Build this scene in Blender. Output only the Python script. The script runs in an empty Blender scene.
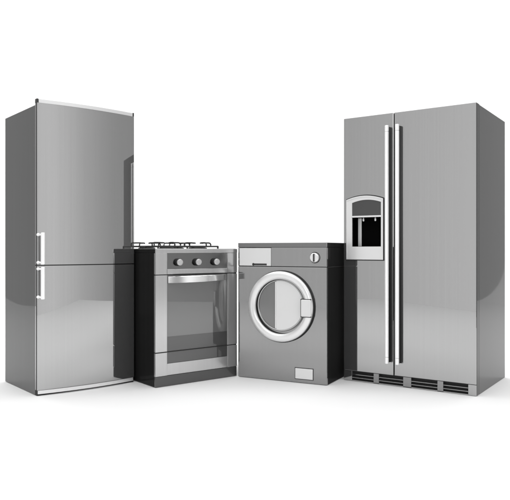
import bpy, bmesh, math
from mathutils import Vector, Matrix
sc = bpy.context.scene
C = sc.collection
PI = math.pi

# ------------------------------------------------------------------ materials
def pmat(name, col, rough=.4, metal=0., ior=1.5, coat=0., coat_ior=1.6, coat_rough=.03,
         streak=0., streak_axis='z', emis=None, bump=0.):
    m = bpy.data.materials.new(name); m.use_nodes = True
    nt = m.node_tree; b = nt.nodes['Principled BSDF']
    if not isinstance(col, tuple): col = (col, col, col)
    b.inputs['Base Color'].default_value = (*col, 1)
    b.inputs['Roughness'].default_value = rough
    b.inputs['Metallic'].default_value = metal
    b.inputs['IOR'].default_value = ior
    b.inputs['Coat Weight'].default_value = coat
    b.inputs['Coat IOR'].default_value = coat_ior
    b.inputs['Coat Roughness'].default_value = coat_rough
    if streak or bump:
        tc = nt.nodes.new('ShaderNodeTexCoord'); mp = nt.nodes.new('ShaderNodeMapping')
        nt.links.new(tc.outputs['Object'], mp.inputs['Vector'])
        mp.inputs['Scale'].default_value = (90, 90, .5) if streak_axis == 'z' else (.6, 40, 90)
        nz = nt.nodes.new('ShaderNodeTexNoise'); nz.inputs['Scale'].default_value = 1.0
        nz.inputs['Detail'].default_value = 5; nz.inputs['Roughness'].default_value = .6
        nt.links.new(mp.outputs['Vector'], nz.inputs['Vector'])
        mr = nt.nodes.new('ShaderNodeMapRange')
        mr.inputs['From Min'].default_value = .3; mr.inputs['From Max'].default_value = .7
        mr.inputs['To Min'].default_value = 1 - streak; mr.inputs['To Max'].default_value = 1 + streak
        nt.links.new(nz.outputs['Fac'], mr.inputs['Value'])
        mx = nt.nodes.new('ShaderNodeVectorMath'); mx.operation = 'SCALE'
        mx.inputs[0].default_value = col
        nt.links.new(mr.outputs['Result'], mx.inputs['Scale'])
        nt.links.new(mx.outputs['Vector'], b.inputs['Base Color'])
        if bump:
            bp = nt.nodes.new('ShaderNodeBump'); bp.inputs['Strength'].default_value = bump
            bp.inputs['Distance'].default_value = .0004
            nt.links.new(nz.outputs['Fac'], bp.inputs['Height'])
            nt.links.new(bp.outputs['Normal'], b.inputs['Normal'])
    return m

M = {}
M['steel'] = pmat('brushed_steel_door', .43, .012, .9, streak=.02)
M['steel_lf'] = pmat('brushed_steel_bowed_door', .47, .012, .9, streak=.02)
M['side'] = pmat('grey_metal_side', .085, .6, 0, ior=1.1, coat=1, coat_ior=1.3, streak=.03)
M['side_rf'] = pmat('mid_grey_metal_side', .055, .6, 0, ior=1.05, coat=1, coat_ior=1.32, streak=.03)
M['black'] = pmat('black_enamel', .012, .5, 0, ior=1.1, coat=1, coat_ior=1.12, streak=.15)
M['dark']      = pmat('dark_gap', .012, .6)
M['rubber']    = pmat('dark_gasket', .03, .6)
M['chrome']    = pmat('satin_chrome', .97, .3, .2)
M['white'] = pmat('bright_silver', .80, .3, .5, coat=.3)
M['silver']    = pmat('pale_silver', .55, .3, .4, coat=.6, streak=.03)
M['stove'] = pmat('stove_steel', .56, .14, .7, streak=.03)
M['panel'] = pmat('grey_control_panel', .24, .15, 1)
M['glass']     = pmat('oven_glass', .10, .2, 0, coat=1, coat_ior=2.0, coat_rough=.01)
M['glassdark'] = pmat('smoked_glass_band', .05, .2, 0, coat=1, coat_ior=1.7, coat_rough=.01)
M['plinth']    = pmat('dark_grey_plinth', .055, .4, .2, coat=1, coat_ior=1.5)
M['iron']      = pmat('black_cast_iron', .012, .45)
M['washer'] = pmat('washer_steel', .31, .04, .8, streak=.02)
M['washtop'] = pmat('washer_top_grey', .22, .2, 1)
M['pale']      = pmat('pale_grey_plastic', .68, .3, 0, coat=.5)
M['porthole']  = pmat('porthole_glass', .12, .15, 0, coat=1, coat_ior=1.7, coat_rough=.02)
M['dispanel']  = pmat('dispenser_control_glass', .035, .25, 0, coat=.6)
M['cavity'] = pmat('black_cavity', .003, .8, ior=1.03)
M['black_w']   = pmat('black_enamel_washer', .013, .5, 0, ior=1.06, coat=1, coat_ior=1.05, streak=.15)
M['edge']      = pmat('dark_grey_door_edge', .045, .5, 0, ior=1.05, coat=1, coat_ior=1.25)
M['frame']     = pmat('bright_dispenser_frame', .78, .3, .35, coat=.5)
M['bar']       = pmat('polished_bar', .95, .2, .85)
M['floor']     = pmat('white_studio_paper', .82, .75)

# ------------------------------------------------------------------ mesh helpers
def box(bm, x0, x1, y0, y1, z0, z1, bev=0., seg=2):
    r = bmesh.ops.create_cube(bm, size=1)
    vs = r['verts']
    for v in vs:
        v.co = Vector(((x0 + x1) / 2 + v.co.x * (x1 - x0), (y0 + y1) / 2 + v.co.y * (y1 - y0), (z0 + z1) / 2 + v.co.z * (z1 - z0)))
    if bev:
        es = list({e for v in vs for e in v.link_edges})
        r = bmesh.ops.bevel(bm, geom=es, offset=bev, segments=seg, affect='EDGES', profile=.5)
        vs = [v for v in bm.verts if v.is_valid and x0 - 1e-6 <= v.co.x <= x1 + 1e-6 and y0 - 1e-6 <= v.co.y <= y1 + 1e-6 and z0 - 1e-6 <= v.co.z <= z1 + 1e-6]
        bm.normal_update()
        for f in {f for v in vs for f in v.link_faces}:
            if max(abs(c) for c in f.normal) > .9999: f.tag = True     # flat sides keep their own normal
    return bm

def lathe(bm, prof, n=64, cx=0, cz=0, sx=1, axis='y'):
    """prof: list of (radius, y). Revolved round the local y axis through (cx, cz)."""
    rings = []
    for r, y in prof:
        ring = []
        if r < 1e-6:
            ring = [bm.verts.new((cx, y, cz) if axis == 'y' else (cx, cz, y))]
        else:
            for k in range(n):
                a = 2 * PI * k / n
                p = (cx + r * math.cos(a), y, cz + r * math.sin(a)) if axis == 'y' else (cx + r * math.cos(a), cz + r * math.sin(a), y)
                ring.append(bm.verts.new(p))
        rings.append(ring)
    for a, b in zip(rings, rings[1:]):
        m = max(len(a), len(b))
        if len(a) == len(b) == 1: continue
        for k in range(m):
            k2 = (k + 1) % m
            if len(a) == 1: f = [a[0], b[k], b[k2]]
            elif len(b) == 1: f = [a[k], a[k2], b[0]]
            else: f = [a[k], a[k2], b[k2], b[k]]
            bm.faces.new(f)
    return bm

def tube(bm, pts, r, n=12, closed=False, caps=True):
    pts = [Vector(p) for p in pts]; N = len(pts); rings = []
    for i, p in enumerate(pts):
        a = pts[(i - 1) % N] if (i > 0 or closed) else p
        b = pts[(i + 1) % N] if (i < N - 1 or closed) else p
        t = (b - a).normalized()
        up = Vector((0, 0, 1)) if abs(t.z) < .9 else Vector((1, 0, 0))
        s = t.cross(up).normalized(); u = s.cross(t).normalized()
        rings.append([bm.verts.new(p + r * (math.cos(2 * PI * k / n) * s + math.sin(2 * PI * k / n) * u)) for k in range(n)])
    M_ = N if closed else N - 1
    for i in range(M_):
        a, b = rings[i], rings[(i + 1) % N]
        for k in range(n):
            bm.faces.new([a[k], a[(k + 1) % n], b[(k + 1) % n], b[k]])
    if caps and not closed:
        bm.faces.new(rings[0]); bm.faces.new(rings[-1])
    return bm

def rod(bm, p0, p1, r, n=20, bev=.0):
    """straight round bar with slightly rounded ends"""
    p0, p1 = Vector(p0), Vector(p1); d = (p1 - p0).normalized()
    up = Vector((0, 0, 1)) if abs(d.z) < .9 else Vector((1, 0, 0))
    s = d.cross(up).normalized(); u = s.cross(d).normalized()
    b = bev or r * .3
    st = [(p0, r - b), (p0 + d * b * .4, r - b * .35), (p0 + d * b, r), (p1 - d * b, r), (p1 - d * b * .4, r - b * .35), (p1, r - b)]
    rings = [[bm.verts.new(p + q * (math.cos(2 * PI * k / n) * s + math.sin(2 * PI * k / n) * u)) for k in range(n)] for p, q in st]
    for a, c in zip(rings, rings[1:]):
        for k in range(n): bm.faces.new([a[k], a[(k + 1) % n], c[(k + 1) % n], c[k]])
    bm.faces.new(rings[0]); bm.faces.new(rings[-1])
    return bm

def prism(bm, outline, y0, y1):
    """outline: list of (x, z), extruded from y0 (front) to y1."""
    a = [bm.verts.new((x, y0, z)) for x, z in outline]; b = [bm.verts.new((x, y1, z)) for x, z in outline]
    bm.faces.new(a); bm.faces.new(b)
    n = len(a)
    for k in range(n): bm.faces.new([a[k], a[(k + 1) % n], b[(k + 1) % n], b[k]])
    return bm

def ring_prism(bm, outer, inner, y0, y1):
    """frame between two outlines with the same number of points"""
    n = len(outer)
    V = [[bm.verts.new((x, y, z)) for x, z in o] for o in (outer, inner) for y in (y0, y1)]
    of, ob, jf, jb = V
    for k in range(n):
        j = (k + 1) % n
        bm.faces.new([of[k], of[j], jf[j], jf[k]]); bm.faces.new([ob[k], ob[j], jb[j], jb[k]])
        bm.faces.new([of[k], of[j], ob[j], ob[k]]); bm.faces.new([jf[k], jf[j], jb[j], jb[k]])
    return bm

def bowed(bm, w, sag, back, z0, z1, n=160, edge=.003):
    """slab with a gently bowed front: front y = -sag*(1-(2x/w)^2), flat back at y=back, softened vertical edges"""
    pts = []
    for k in range(n + 1):
        x = max(-w / 2 + edge * .3, min(w / 2 - edge * .3, -w / 2 + w * k / n))
        y = -sag * (1 - (2 * x / w) ** 2)
        pts.append((x, y))
    pts = [(-w / 2, edge)] + pts + [(w / 2, edge)]
    pts += [(w / 2, back), (-w / 2, back)]
    lo = [bm.verts.new((x, y, z0)) for x, y in pts]; hi = [bm.verts.new((x, y, z1)) for x, y in pts]
    bm.faces.new(lo); bm.faces.new(hi)
    m = len(pts)
    for k in range(m): bm.faces.new([lo[k], lo[(k + 1) % m], hi[(k + 1) % m], hi[k]])
    return bm

def obj(name, bm, mat, parent=None, smooth=True, label=None, ang=32):
    bmesh.ops.recalc_face_normals(bm, faces=bm.faces)
    if smooth:
        for f in bm.faces: f.smooth = not f.tag
        for e in bm.edges:
            if len(e.link_faces) == 2 and e.calc_face_angle(0) > math.radians(ang): e.smooth = False
    me = bpy.data.meshes.new(name); bm.to_mesh(me); bm.free()
    o = bpy.data.objects.new(name, me); C.objects.link(o)
    mats = mat if isinstance(mat, list) else [mat]
    for m in mats: me.materials.append(m)
    if parent: o.parent = parent
    if label: o['label'] = label
    return o

def B(*a, **k): return box(bmesh.new(), *a, **k)

def thing(name, label, cat, loc, rotz):
    o = bpy.data.objects.new(name, None); C.objects.link(o)
    o.location = (*loc, 0); o.rotation_euler = (0, 0, math.radians(rotz))
    o.empty_display_size = .3; o['label'] = label; o['category'] = cat
    return o

# ------------------------------------------------------------------ setting: paper sweep
NX = 24
def sheet(name, rows_):
    """rows_: functions of s in 0..1 (left to right) giving (half width, y, z)"""
    bm = bmesh.new(); rows = []
    for fn in rows_:
        row = []
        for k in range(NX + 1):
            s = k / NX; hw, y, z = fn(s); row.append(bm.verts.new((-hw + 2 * hw * s, y, z)))
        rows.append(row)
    for a, b in zip(rows, rows[1:]):
        for k in range(NX): bm.faces.new([a[k], a[k + 1], b[k + 1], b[k]])
    o = obj(name, bm, M['floor']); o['kind'] = 'structure'; return o
Y0 = lambda s: 7.2 + 1.4 * s            # where the paper starts to sweep up
RS = .72
sheet('floor', [lambda s, q=k / 10: (5.5 + 1.5 * q, .3 + (Y0(s) - .3) * q, 0) for k in range(11)])
sheet('backdrop', [lambda s, a=PI / 2 * k / 20: (7.0, Y0(s) + RS * math.sin(a), RS * (1 - math.cos(a))) for k in range(21)]
      + [lambda s, z=z: (7.0, Y0(s) + RS, z) for z in (2.2, 4.2, 6.4)])

# ------------------------------------------------------------------ tall bowed fridge freezer (left)
t = thing('fridge_freezer', 'tall narrow grey fridge freezer with two short bar handles, left of the cooker', 'fridge',
          (-1.0552, 4.0751), 39.67)
W = .654
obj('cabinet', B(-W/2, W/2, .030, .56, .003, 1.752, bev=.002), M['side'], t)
for nm, z0, z1, h0, h1 in (('upper_door', .788, 1.762, .790, .981), ('lower_door', .034, .782, .583, .776)):
    d = obj(nm, bowed(bmesh.new(), W, .024, .0295, z0, z1), M['steel_lf'], t, ang=6)
    for s in (-1, 1): obj('door_edge', B(*sorted((s * (W/2 - .004), s * (W/2 + .0012))), .002, .014, z0, z1, bev=.0006), M['rubber'], d)
    bm = bmesh.new()
    rod(bm, (-.3125, -.056, h0), (-.3125, -.056, h1), .0115, 24)
    for pz in (h0 + .012, h1 - .012):
        rod(bm, (-.318, .002, pz), (-.318, -.050, pz), .0065, 16)
        rod(bm, (-.3215, .001, pz), (-.3215, -.012, pz), .0095, 20)
    obj('handle', bm, M['chrome'], d)
obj('top_trim', bowed(bmesh.new(), W - .02, .026, .022, 1.7625, 1.784), M['white'], t)
for s in (-1, 1):
    obj('end_cap', B(*sorted((s * (W/2 - .0095), s * (W/2 + .001))), .0, .03, 1.7625, 1.787, bev=.002), M['rubber'], t)
obj('bottom_trim', bowed(bmesh.new(), W - .012, .031, .02, .011, .032), M['white'], t)
obj('plinth', B(-W/2 + .002, W/2 - .002, .006, .0295, .0, .0335), M['dark'], t)

# ------------------------------------------------------------------ gas cooker
t = thing('gas_cooker', 'gas cooker with black sides, glass oven door and three round knobs', 'cooker',
          (-.378, 4.2896), 38.0); t.scale = (1.0175, 1, 1)
W = .631; h = W / 2; IL, IR = -.232, .236
obj('cabinet', B(-h, h, .0205, .6, .004, .8577, bev=.002), M['black'], t)
hb = obj('hob', B(-h - .001, h + .001, .008, .602, .858, .884, bev=.003), M['black'], t)
obj('hob_trim', B(-h - .0005, h + .0005, -.001, .0075, .8568, .8842, bev=.002), M['stove'], hb)
obj('hob_plate', B(-h + .006, h - .006, .0085, .594, .8842, .8856, bev=.0006), M['stove'], hb)
def section(name, z0, z1, rec, inner_mat, zi0=None, zi1=None):
    """a front section: side columns proud of a recessed middle field"""
    o = obj(name, B(IL, IR, .0196, .0204, z0, z1), M['dark'], t)
    obj('side_column', B(-h, IL, 0, .02, z0, z1, bev=.0015), M['stove'], o)
    obj('side_column', B(IR, h, 0, .02, z0, z1, bev=.0015), M['stove'], o)
    return o
c = section('control_panel', .720, .8565, .006, None)
obj('fascia', B(IL, IR, .006, .0195, .7545, .8565), M['panel'], c)
obj('trim_strip', B(IL + .001, IR - .001, .001, .019, .7205, .7535, bev=.0015), M['stove'], c)
for u in (-.150, -.008, .135):
    bm = bmesh.new(); lathe(bm, [(0, -.026), (.016, -.026), (.0205, -.024), (.0215, -.020), (.0215, -.0165)], 40, u, .797)
    k = obj('knob', bm, M['silver'], t)
    obj('knob_collar', lathe(bmesh.new(), [(.0215, -.0163), (.0235, -.0155), (.0245, .0062)], 40, u, .797), M['dark'], k)  # knob side coloured dark to stand in for shadow and reflection there
d = section('oven_door', .224, .714, .006, None)
obj('door_glass', B(IL, IR, .007, .0195, .318, .7135), M['glass'], d)
obj('lower_glass', B(IL, IR, .0075, .0195, .2245, .3175), M['glassdark'], d)
# bowed flat pull bar
bm = bmesh.new(); n = 120; rings = []
for k in range(n + 1):
    s = -1 + 2 * k / n; x = .224 * s; y = .004 - .058 * (1 - abs(s) ** 2.4)
    zz = .6875 + .004 * s
    hh = .0225 - .003 * max(0, s)
    rings.append([bm.verts.new(p) for p in ((x, y, zz - hh), (x, y - .004, zz - hh + .003), (x, y - .004, zz + hh - .003), (x, y, zz + hh), (x, y + .008, zz + hh), (x, y + .008, zz - hh))])
for a, b in zip(rings, rings[1:]):
    for q in range(6): bm.faces.new([a[q], a[(q + 1) % 6], b[(q + 1) % 6], b[q]])
bm.faces.new(rings[0]); bm.faces.new(rings[-1])
obj('handle', bm, M['bar'], d)
for z0, z1 in ((.7143, .7197), (.2184, .2236)):
    obj('seam', B(-h + .002, h - .002, .004, .0195, z0, z1), M['dark'], t)
w = section('drawer', .070, .218, .006, None)
obj('drawer_front', B(IL, IR, .004, .0195, .0705, .1455, bev=.0015), M['stove'], w)
obj('drawer_recess', B(IL, IR, .0075, .0195, .147, .2175), M['glassdark'], w)
obj('plinth', B(-h + .001, h - .001, .0025, .0195, .002, .0685, bev=.002), M['plinth'], t)
# burners: cap, ring, wire pan support
for (u, v, br) in ((-.148, .155, .036), (.095, .155, .05), (-.148, .43, .045), (.095, .43, .036)):
    bm = bmesh.new()
    lathe(bm, [(br + .014, .8845), (br + .012, .893), (br, .896), (br, .903), (br - .004, .907), (0, .907)], 32, u, v, axis='z')
    b = obj('burner', bm, M['iron'], t)
    bm = bmesh.new(); q = .106; r = .005; zt = .926
    cr = .022; loop = []
    for (sx, sy) in ((1, 1), (-1, 1), (-1, -1), (1, -1)):
        a0 = {(1, 1): 0, (-1, 1): PI / 2, (-1, -1): PI, (1, -1): 1.5 * PI}[(sx, sy)]
        for k in range(6):
            a = a0 + PI / 2 * k / 5
            loop.append((u + sx * (q - cr) + cr * math.cos(a), v + sy * (q - cr) + cr * math.sin(a), .901))
    tube(bm, loop, r, 8, closed=True)
    for ang in (0, PI / 2, PI, 1.5 * PI):
        ca, sa = math.cos(ang), math.sin(ang)
        P = [(q, .901), (q + .001, .915), (q - .006, zt - .002), (q - .016, zt), (.05, zt), (.032, zt - .002)]
        tube(bm, [(u + ca * d_, v + sa * d_, z_) for d_, z_ in P], r, 8)
    for (sx, sy) in ((1, 1), (-1, 1), (-1, -1), (1, -1)):
        px, py = u + sx * (q - .007), v + sy * (q - .007)
        tube(bm, [(px, py, .884), (px, py, .9015)], .006, 8)
    obj('pan_support', bm, M['iron'], t)

# ------------------------------------------------------------------ washing machine
t = thing('washing_machine', 'grey washing machine with a round white porthole door, right of the cooker', 'washing machine',
          (.1742, 4.3126), -27.0)
W = .652; h = W / 2
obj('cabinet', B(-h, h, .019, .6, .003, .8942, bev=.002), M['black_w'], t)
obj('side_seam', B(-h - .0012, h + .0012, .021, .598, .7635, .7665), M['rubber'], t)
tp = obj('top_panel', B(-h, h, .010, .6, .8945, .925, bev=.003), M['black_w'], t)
obj('top_trim', B(-h, h, -.001, .0095, .8945, .9252, bev=.002), M['washtop'], tp)
obj('front_panel', B(-h, h, 0, .018, .003, .763, bev=.002), M['washer'], t)
for z0, z1 in ((.7632, .7678), (.8927, .8943)):
    obj('seam', B(-h + .002, h - .002, .003, .0187, z0, z1), M['dark'], t)
c = obj('control_panel', B(-.073, h, 0, .018, .768, .8925, bev=.0015), M['washer'], t)
d = obj('detergent_drawer', B(-h + .012, -.0745, -.003, .018, .769, .890, bev=.002), M['pale'], t)
obj('panel_edge', B(-h, -h + .0105, 0, .018, .768, .8925, bev=.0015), M['washer'], c)
obj('drawer_grip', B(-.213, -.105, -.0045, -.0025, .7725, .785, bev=.0008), M['rubber'], d)
obj('grip_button', lathe(bmesh.new(), [(0, -.0062), (.0075, -.0062), (.009, -.004)], 24, -.206, .779), M['dark'], d)
bm = bmesh.new(); lathe(bm, [(0, -.020), (.026, -.020), (.0305, -.016), (.032, -.001)], 48, .243, .827)
k = obj('knob', bm, M['white'], t)
obj('knob_bar', B(.2385, .2475, -.0275, -.0195, .801, .853, bev=.002), M['rubber'], k)
obj('knob_collar', lathe(bmesh.new(), [(.0315, -.0015), (.036, -.0025), (.037, -.0003)], 48, .243, .827), M['rubber'], k)
# porthole door
du, dz = .004, .500
rim = obj('porthole_door', lathe(bmesh.new(), [(.240, -.0005), (.2405, -.012), (.2385, -.017), (.180, -.017), (.180, -.0005)], 96, du, dz), M['dark'], t)
prof = []
for k in range(15):   # rounded ring section
    a = PI * k / 14
    prof.append((.2085 + .0275 * math.cos(a), -.018 - .020 * math.sin(a) ** .8))
obj('door_ring', lathe(bmesh.new(), prof, 96, du - .002, dz), M['white'], rim)
gc, gz, gr = du - .003, dz + .008, .176
obj('porthole_glass', lathe(bmesh.new(), [(0, -.008), (gr * .5, -.0075), (gr, -.0045), (gr, -.001)], 96, gc, gz), M['porthole'], rim)
obj('glass_trim', lathe(bmesh.new(), [(.1695, -.005), (.1695, -.0125), (.166, -.0135), (.1635, -.0125), (.1635, -.005)], 96, gc, gz), M['silver'], rim)
# pale plate and bright edge added on the right-hand glass, imitating a reflection
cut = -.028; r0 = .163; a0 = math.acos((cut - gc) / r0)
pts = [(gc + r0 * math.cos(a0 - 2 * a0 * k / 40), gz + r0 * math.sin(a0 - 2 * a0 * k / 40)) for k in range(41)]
obj('reflection_plate', prism(bmesh.new(), pts, -.0145, -.006), M['pale'], rim)
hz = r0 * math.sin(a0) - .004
obj('reflection_edge', B(cut - .009, cut - .0005, -.0165, -.006, gz - hz, gz + hz, bev=.0015), M['white'], rim)
bm = box(bmesh.new(), .1585, .2310, -.0435, -.016, .4405, .5555, bev=.009, seg=4)
obj('latch', bm, M['pale'], rim)
obj('latch_gap', B(.156, .2295, -.0402, -.016, .4375, .5585, bev=.004, seg=3), M['rubber'], rim)
f = obj('filter_frame', B(.100, .233, -.0022, .004, .024, .102, bev=.001), M['rubber'], t)
obj('filter_flap', B(.1045, .2285, -.005, .004, .0285, .0975, bev=.002), M['pale'], f)

# ------------------------------------------------------------------ wide side-by-side fridge
t = thing('american_fridge', 'wide steel fridge with two long bar handles and a black water dispenser', 'fridge',
          (.9615, 4.1027), -34.23)
W = .877; h = W / 2; seam = -.082; zt = 1.761; zb = .070; T = .055
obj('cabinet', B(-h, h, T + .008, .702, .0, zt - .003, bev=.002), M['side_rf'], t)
obj('gasket', B(-h + .005, h - .005, T + .0005, T + .009, .075, zt - .008), M['rubber'], t)
# left door with a hole for the dispenser
X0, X1, HX0, HX1, HZ0, HZ1 = -h, seam - .0035, -.398, -.170, .850, 1.200
bm = bmesh.new()
xs, zs = [X0, HX0, HX1, X1], [zb, HZ0, HZ1, zt]
def grid(y): return [[bm.verts.new((x, y, z)) for x in xs] for z in zs]
g0, g1 = grid(0), grid(T)
for g in (g0, g1):
    for j in range(3):
        for i in range(3):
            if (i, j) != (1, 1): bm.faces.new([g[j][i], g[j][i+1], g[j+1][i+1], g[j+1][i]])
per = [(0,0),(0,1),(0,2),(0,3),(1,3),(2,3),(3,3),(3,2),(3,1),(3,0),(2,0),(1,0)]
for cyc in (per, [(1,1),(1,2),(2,2),(2,1)]):
    for a, b in zip(cyc, cyc[1:] + cyc[:1]):
        bm.faces.new([g0[a[0]][a[1]], g0[b[0]][b[1]], g1[b[0]][b[1]], g1[a[0]][a[1]]])
dl = obj('freezer_door', bm, M['steel'], t, smooth=False)
m = dl.modifiers.new('bevel', 'BEVEL'); m.width = .002; m.segments = 2; m.limit_method = 'ANGLE'
dr = obj('fridge_door', B(seam + .0035, h, 0, T, zb, zt, bev=.002), M['steel'], t)
obj('door_edge', B(h - .004, h + .0012, .0045, T + .004, .004, zt - .002, bev=.0006), M['edge'], dr)
def long_handle(u, par):
    y = -.036
    o = obj('handle', rod(bmesh.new(), (u, y, .190), (u, y, 1.635), .0125, 28, bev=.0008), M['chrome'], par)
    for a, b in ((.148, .1885), (1.6365, 1.676)):
        obj('handle_cap', rod(bmesh.new(), (u, y, a), (u, y, b), .0125, 28, bev=.002), M['chrome'], par)
    obj('handle_backing', B(u - .0125, u + .0125, -.035, .001, .155, 1.669, bev=.003), M['dark'], par)
long_handle(seam - .034, dl); long_handle(seam + .036, dr)
# dispenser
def arch(x0, x1, z0, zs_, rise, n=24):
    pts = [(x0, z0), (x1, z0)]
    for k in range(n + 1):
        s = 1 - 2 * k / n
        pts.append(((x0 + x1) / 2 + s * (x1 - x0) / 2, zs_ + rise * (1 - s * s)))
    return pts
obj('dispenser_gasket', ring_prism(bmesh.new(), arch(-.421, -.147, .807, 1.216, .026), arch(-.3725, -.1695, .9005, 1.188, .018), -.0022, .002), M['dark'], dl)
obj('dispenser_frame', ring_prism(bmesh.new(), arch(-.4155, -.1525, .8135, 1.2115, .024), arch(-.374, -.168, .899, 1.190, .018), -.008, .003), M['frame'], dl)
bm = ring_prism(bmesh.new(), arch(-.4155, -.1525, .8135, 1.2115, .024), arch(-.411, -.157, .818, 1.2035, .023), -.0105, -.0075)
obj('frame_edge', bm, M['white'], dl)
obj('dispenser_panel', prism(bmesh.new(), arch(-.3735, -.1685, 1.1035, 1.1895, .0178), -.004, .004), M['dispanel'], dl)
obj('dispenser_ledge', B(-.3745, -.1675, -.014, .004, 1.092, 1.103, bev=.002), M['white'], dl)
bm = bmesh.new()   # open box
x0, x1, z0, z1, yb = -.3735, -.1685, .8995, 1.0915, .053
v = [bm.verts.new(p) for p in ((x0,.0035,z0),(x1,.0035,z0),(x1,.0035,z1),(x0,.0035,z1),(x0,yb,z0),(x1,yb,z0),(x1,yb,z1),(x0,yb,z1))]
for q in ((4,5,6,7),(0,1,5,4),(3,2,6,7),(0,3,7,4),(1,2,6,5)): bm.faces.new([v[i] for i in q])
obj('dispenser_cavity', bm, M['cavity'], dl, smooth=False)
obj('cavity_lining', B(-.354, -.329, .042, .0515, .9005, 1.0905, bev=.002), M['silver'], dl)
for u in (-.300, -.215):
    bm = lathe(bmesh.new(), [(0, 1.066), (.005, 1.067), (.0075, 1.073), (.0065, 1.080), (.004, 1.091)], 20, u, .012, axis='z')
    obj('nozzle', bm, M['white'], dl)
# base grille
g = obj('grille_back', B(-h + .06, h - .05, .03, T + .006, .004, .0665), M['dark'], t)
zg0, zg1 = .006, .0675
for a, b in ((-h, -.379), (-.224, -.187), (-.021, .032), (.201, .237), (.389, h)):
    obj('grille_pillar', B(a, b, .002, T + .0065, .002 if abs(a) > .3 else zg0, zg1, bev=.0012), M['steel'] if abs(a) > .3 and (a < -.4 or a > .3) else M['washer'], t)
for a, b in ((-.3785, -.2245), (-.1865, -.0215), (.0325, .2005), (.2375, .3885)):
    for z in (.0265, .0475):
        bm = bmesh.new()
        vs = [bm.verts.new(p) for p in ((a,.004,z-.004),(a,.004,z-.001),(a,.026,z+.005),(a,.026,z+.002),(b,.004,z-.004),(b,.004,z-.001),(b,.026,z+.005),(b,.026,z+.002))]
        for q in ((0,1,2,3),(4,5,6,7),(0,1,5,4),(1,2,6,5),(2,3,7,6),(3,0,4,7)): bm.faces.new([vs[i] for i in q])
        obj('grille_slat', bm, M['steel'], t, smooth=False)
    obj('grille_rail', B(a, b, .004, .02, .002, .0075), M['steel'], t)

# ------------------------------------------------------------------ light
wd = bpy.data.worlds.new('World'); sc.world = wd; wd.use_nodes = True
nt = wd.node_tree; bg = nt.nodes['Background']; bg.inputs['Strength'].default_value = 1
# studio surroundings: darkened straight behind the camera to dim a door reflection, pale to both front sides, dimmer beside and behind the sweep
tc = nt.nodes.new('ShaderNodeTexCoord'); sx = nt.nodes.new('ShaderNodeSeparateXYZ'); rp = nt.nodes.new('ShaderNodeValToRGB')
mr = nt.nodes.new('ShaderNodeMapRange'); mr.inputs['From Min'].default_value = -1; mr.inputs['From Max'].default_value = 1
nt.links.new(tc.outputs['Generated'], sx.inputs[0]); nt.links.new(sx.outputs['Y'], mr.inputs['Value'])
nt.links.new(mr.outputs['Result'], rp.inputs['Fac']); nt.links.new(rp.outputs['Color'], bg.inputs['Color'])
cr_ = rp.color_ramp; cr_.interpolation = 'B_SPLINE'
stops = [(0, .06), (.07, .10), (.11, .75), (.155, 1.0), (.20, .93), (.27, .68), (.38, .43), (.55, .40), (.78, .50), (1, .50)]
for i, (p, v) in enumerate(stops):
    e = cr_.elements[i] if i < 2 else cr_.elements.new(p)
    e.position = p; e.color = (v, v, v, 1)

def area(name, loc, target, sx, sy, power):
    l = bpy.data.lights.new(name, 'AREA'); l.shape = 'RECTANGLE'; l.size = sx; l.size_y = sy; l.energy = power
    o = bpy.data.objects.new(name, l); C.objects.link(o); o.location = loc
    o.rotation_euler = (Vector(target) - Vector(loc)).to_track_quat('-Z', 'Y').to_euler()
    return o
area('overhead_softbox', (0, 3.0, 5.6), (0, 3.2, 0), 13, 8, 440)
area('backdrop_fill', (0, 6.4, 6.0), (0, 9.2, 1.0), 13, 2, 290)  # unseen lamp added to bring the sweep up to white
area('front_fill', (-.2, -1.6, 2.0), (0, 4, .9), 1.6, 2.2, 60)  # unseen lamp added behind the camera to whiten the handle bars

# ------------------------------------------------------------------ camera
cam = bpy.data.cameras.new('camera'); co = bpy.data.objects.new('camera', cam); C.objects.link(co)
co.location = (0, 0, .88); co.rotation_euler = (PI / 2, 0, 0)
cam.sensor_fit = 'HORIZONTAL'; cam.sensor_width = 36; cam.lens = 36 * 645 / 510
cam.shift_y = -.5 / 510
cam.clip_start = .05; cam.clip_end = 200
sc.camera = co
sc.view_settings.view_transform = 'Standard'; sc.view_settings.look = 'None'
sc.view_settings.exposure = 0; sc.view_settings.gamma = 1
sc.cycles.max_bounces = 10; sc.cycles.glossy_bounces = 1
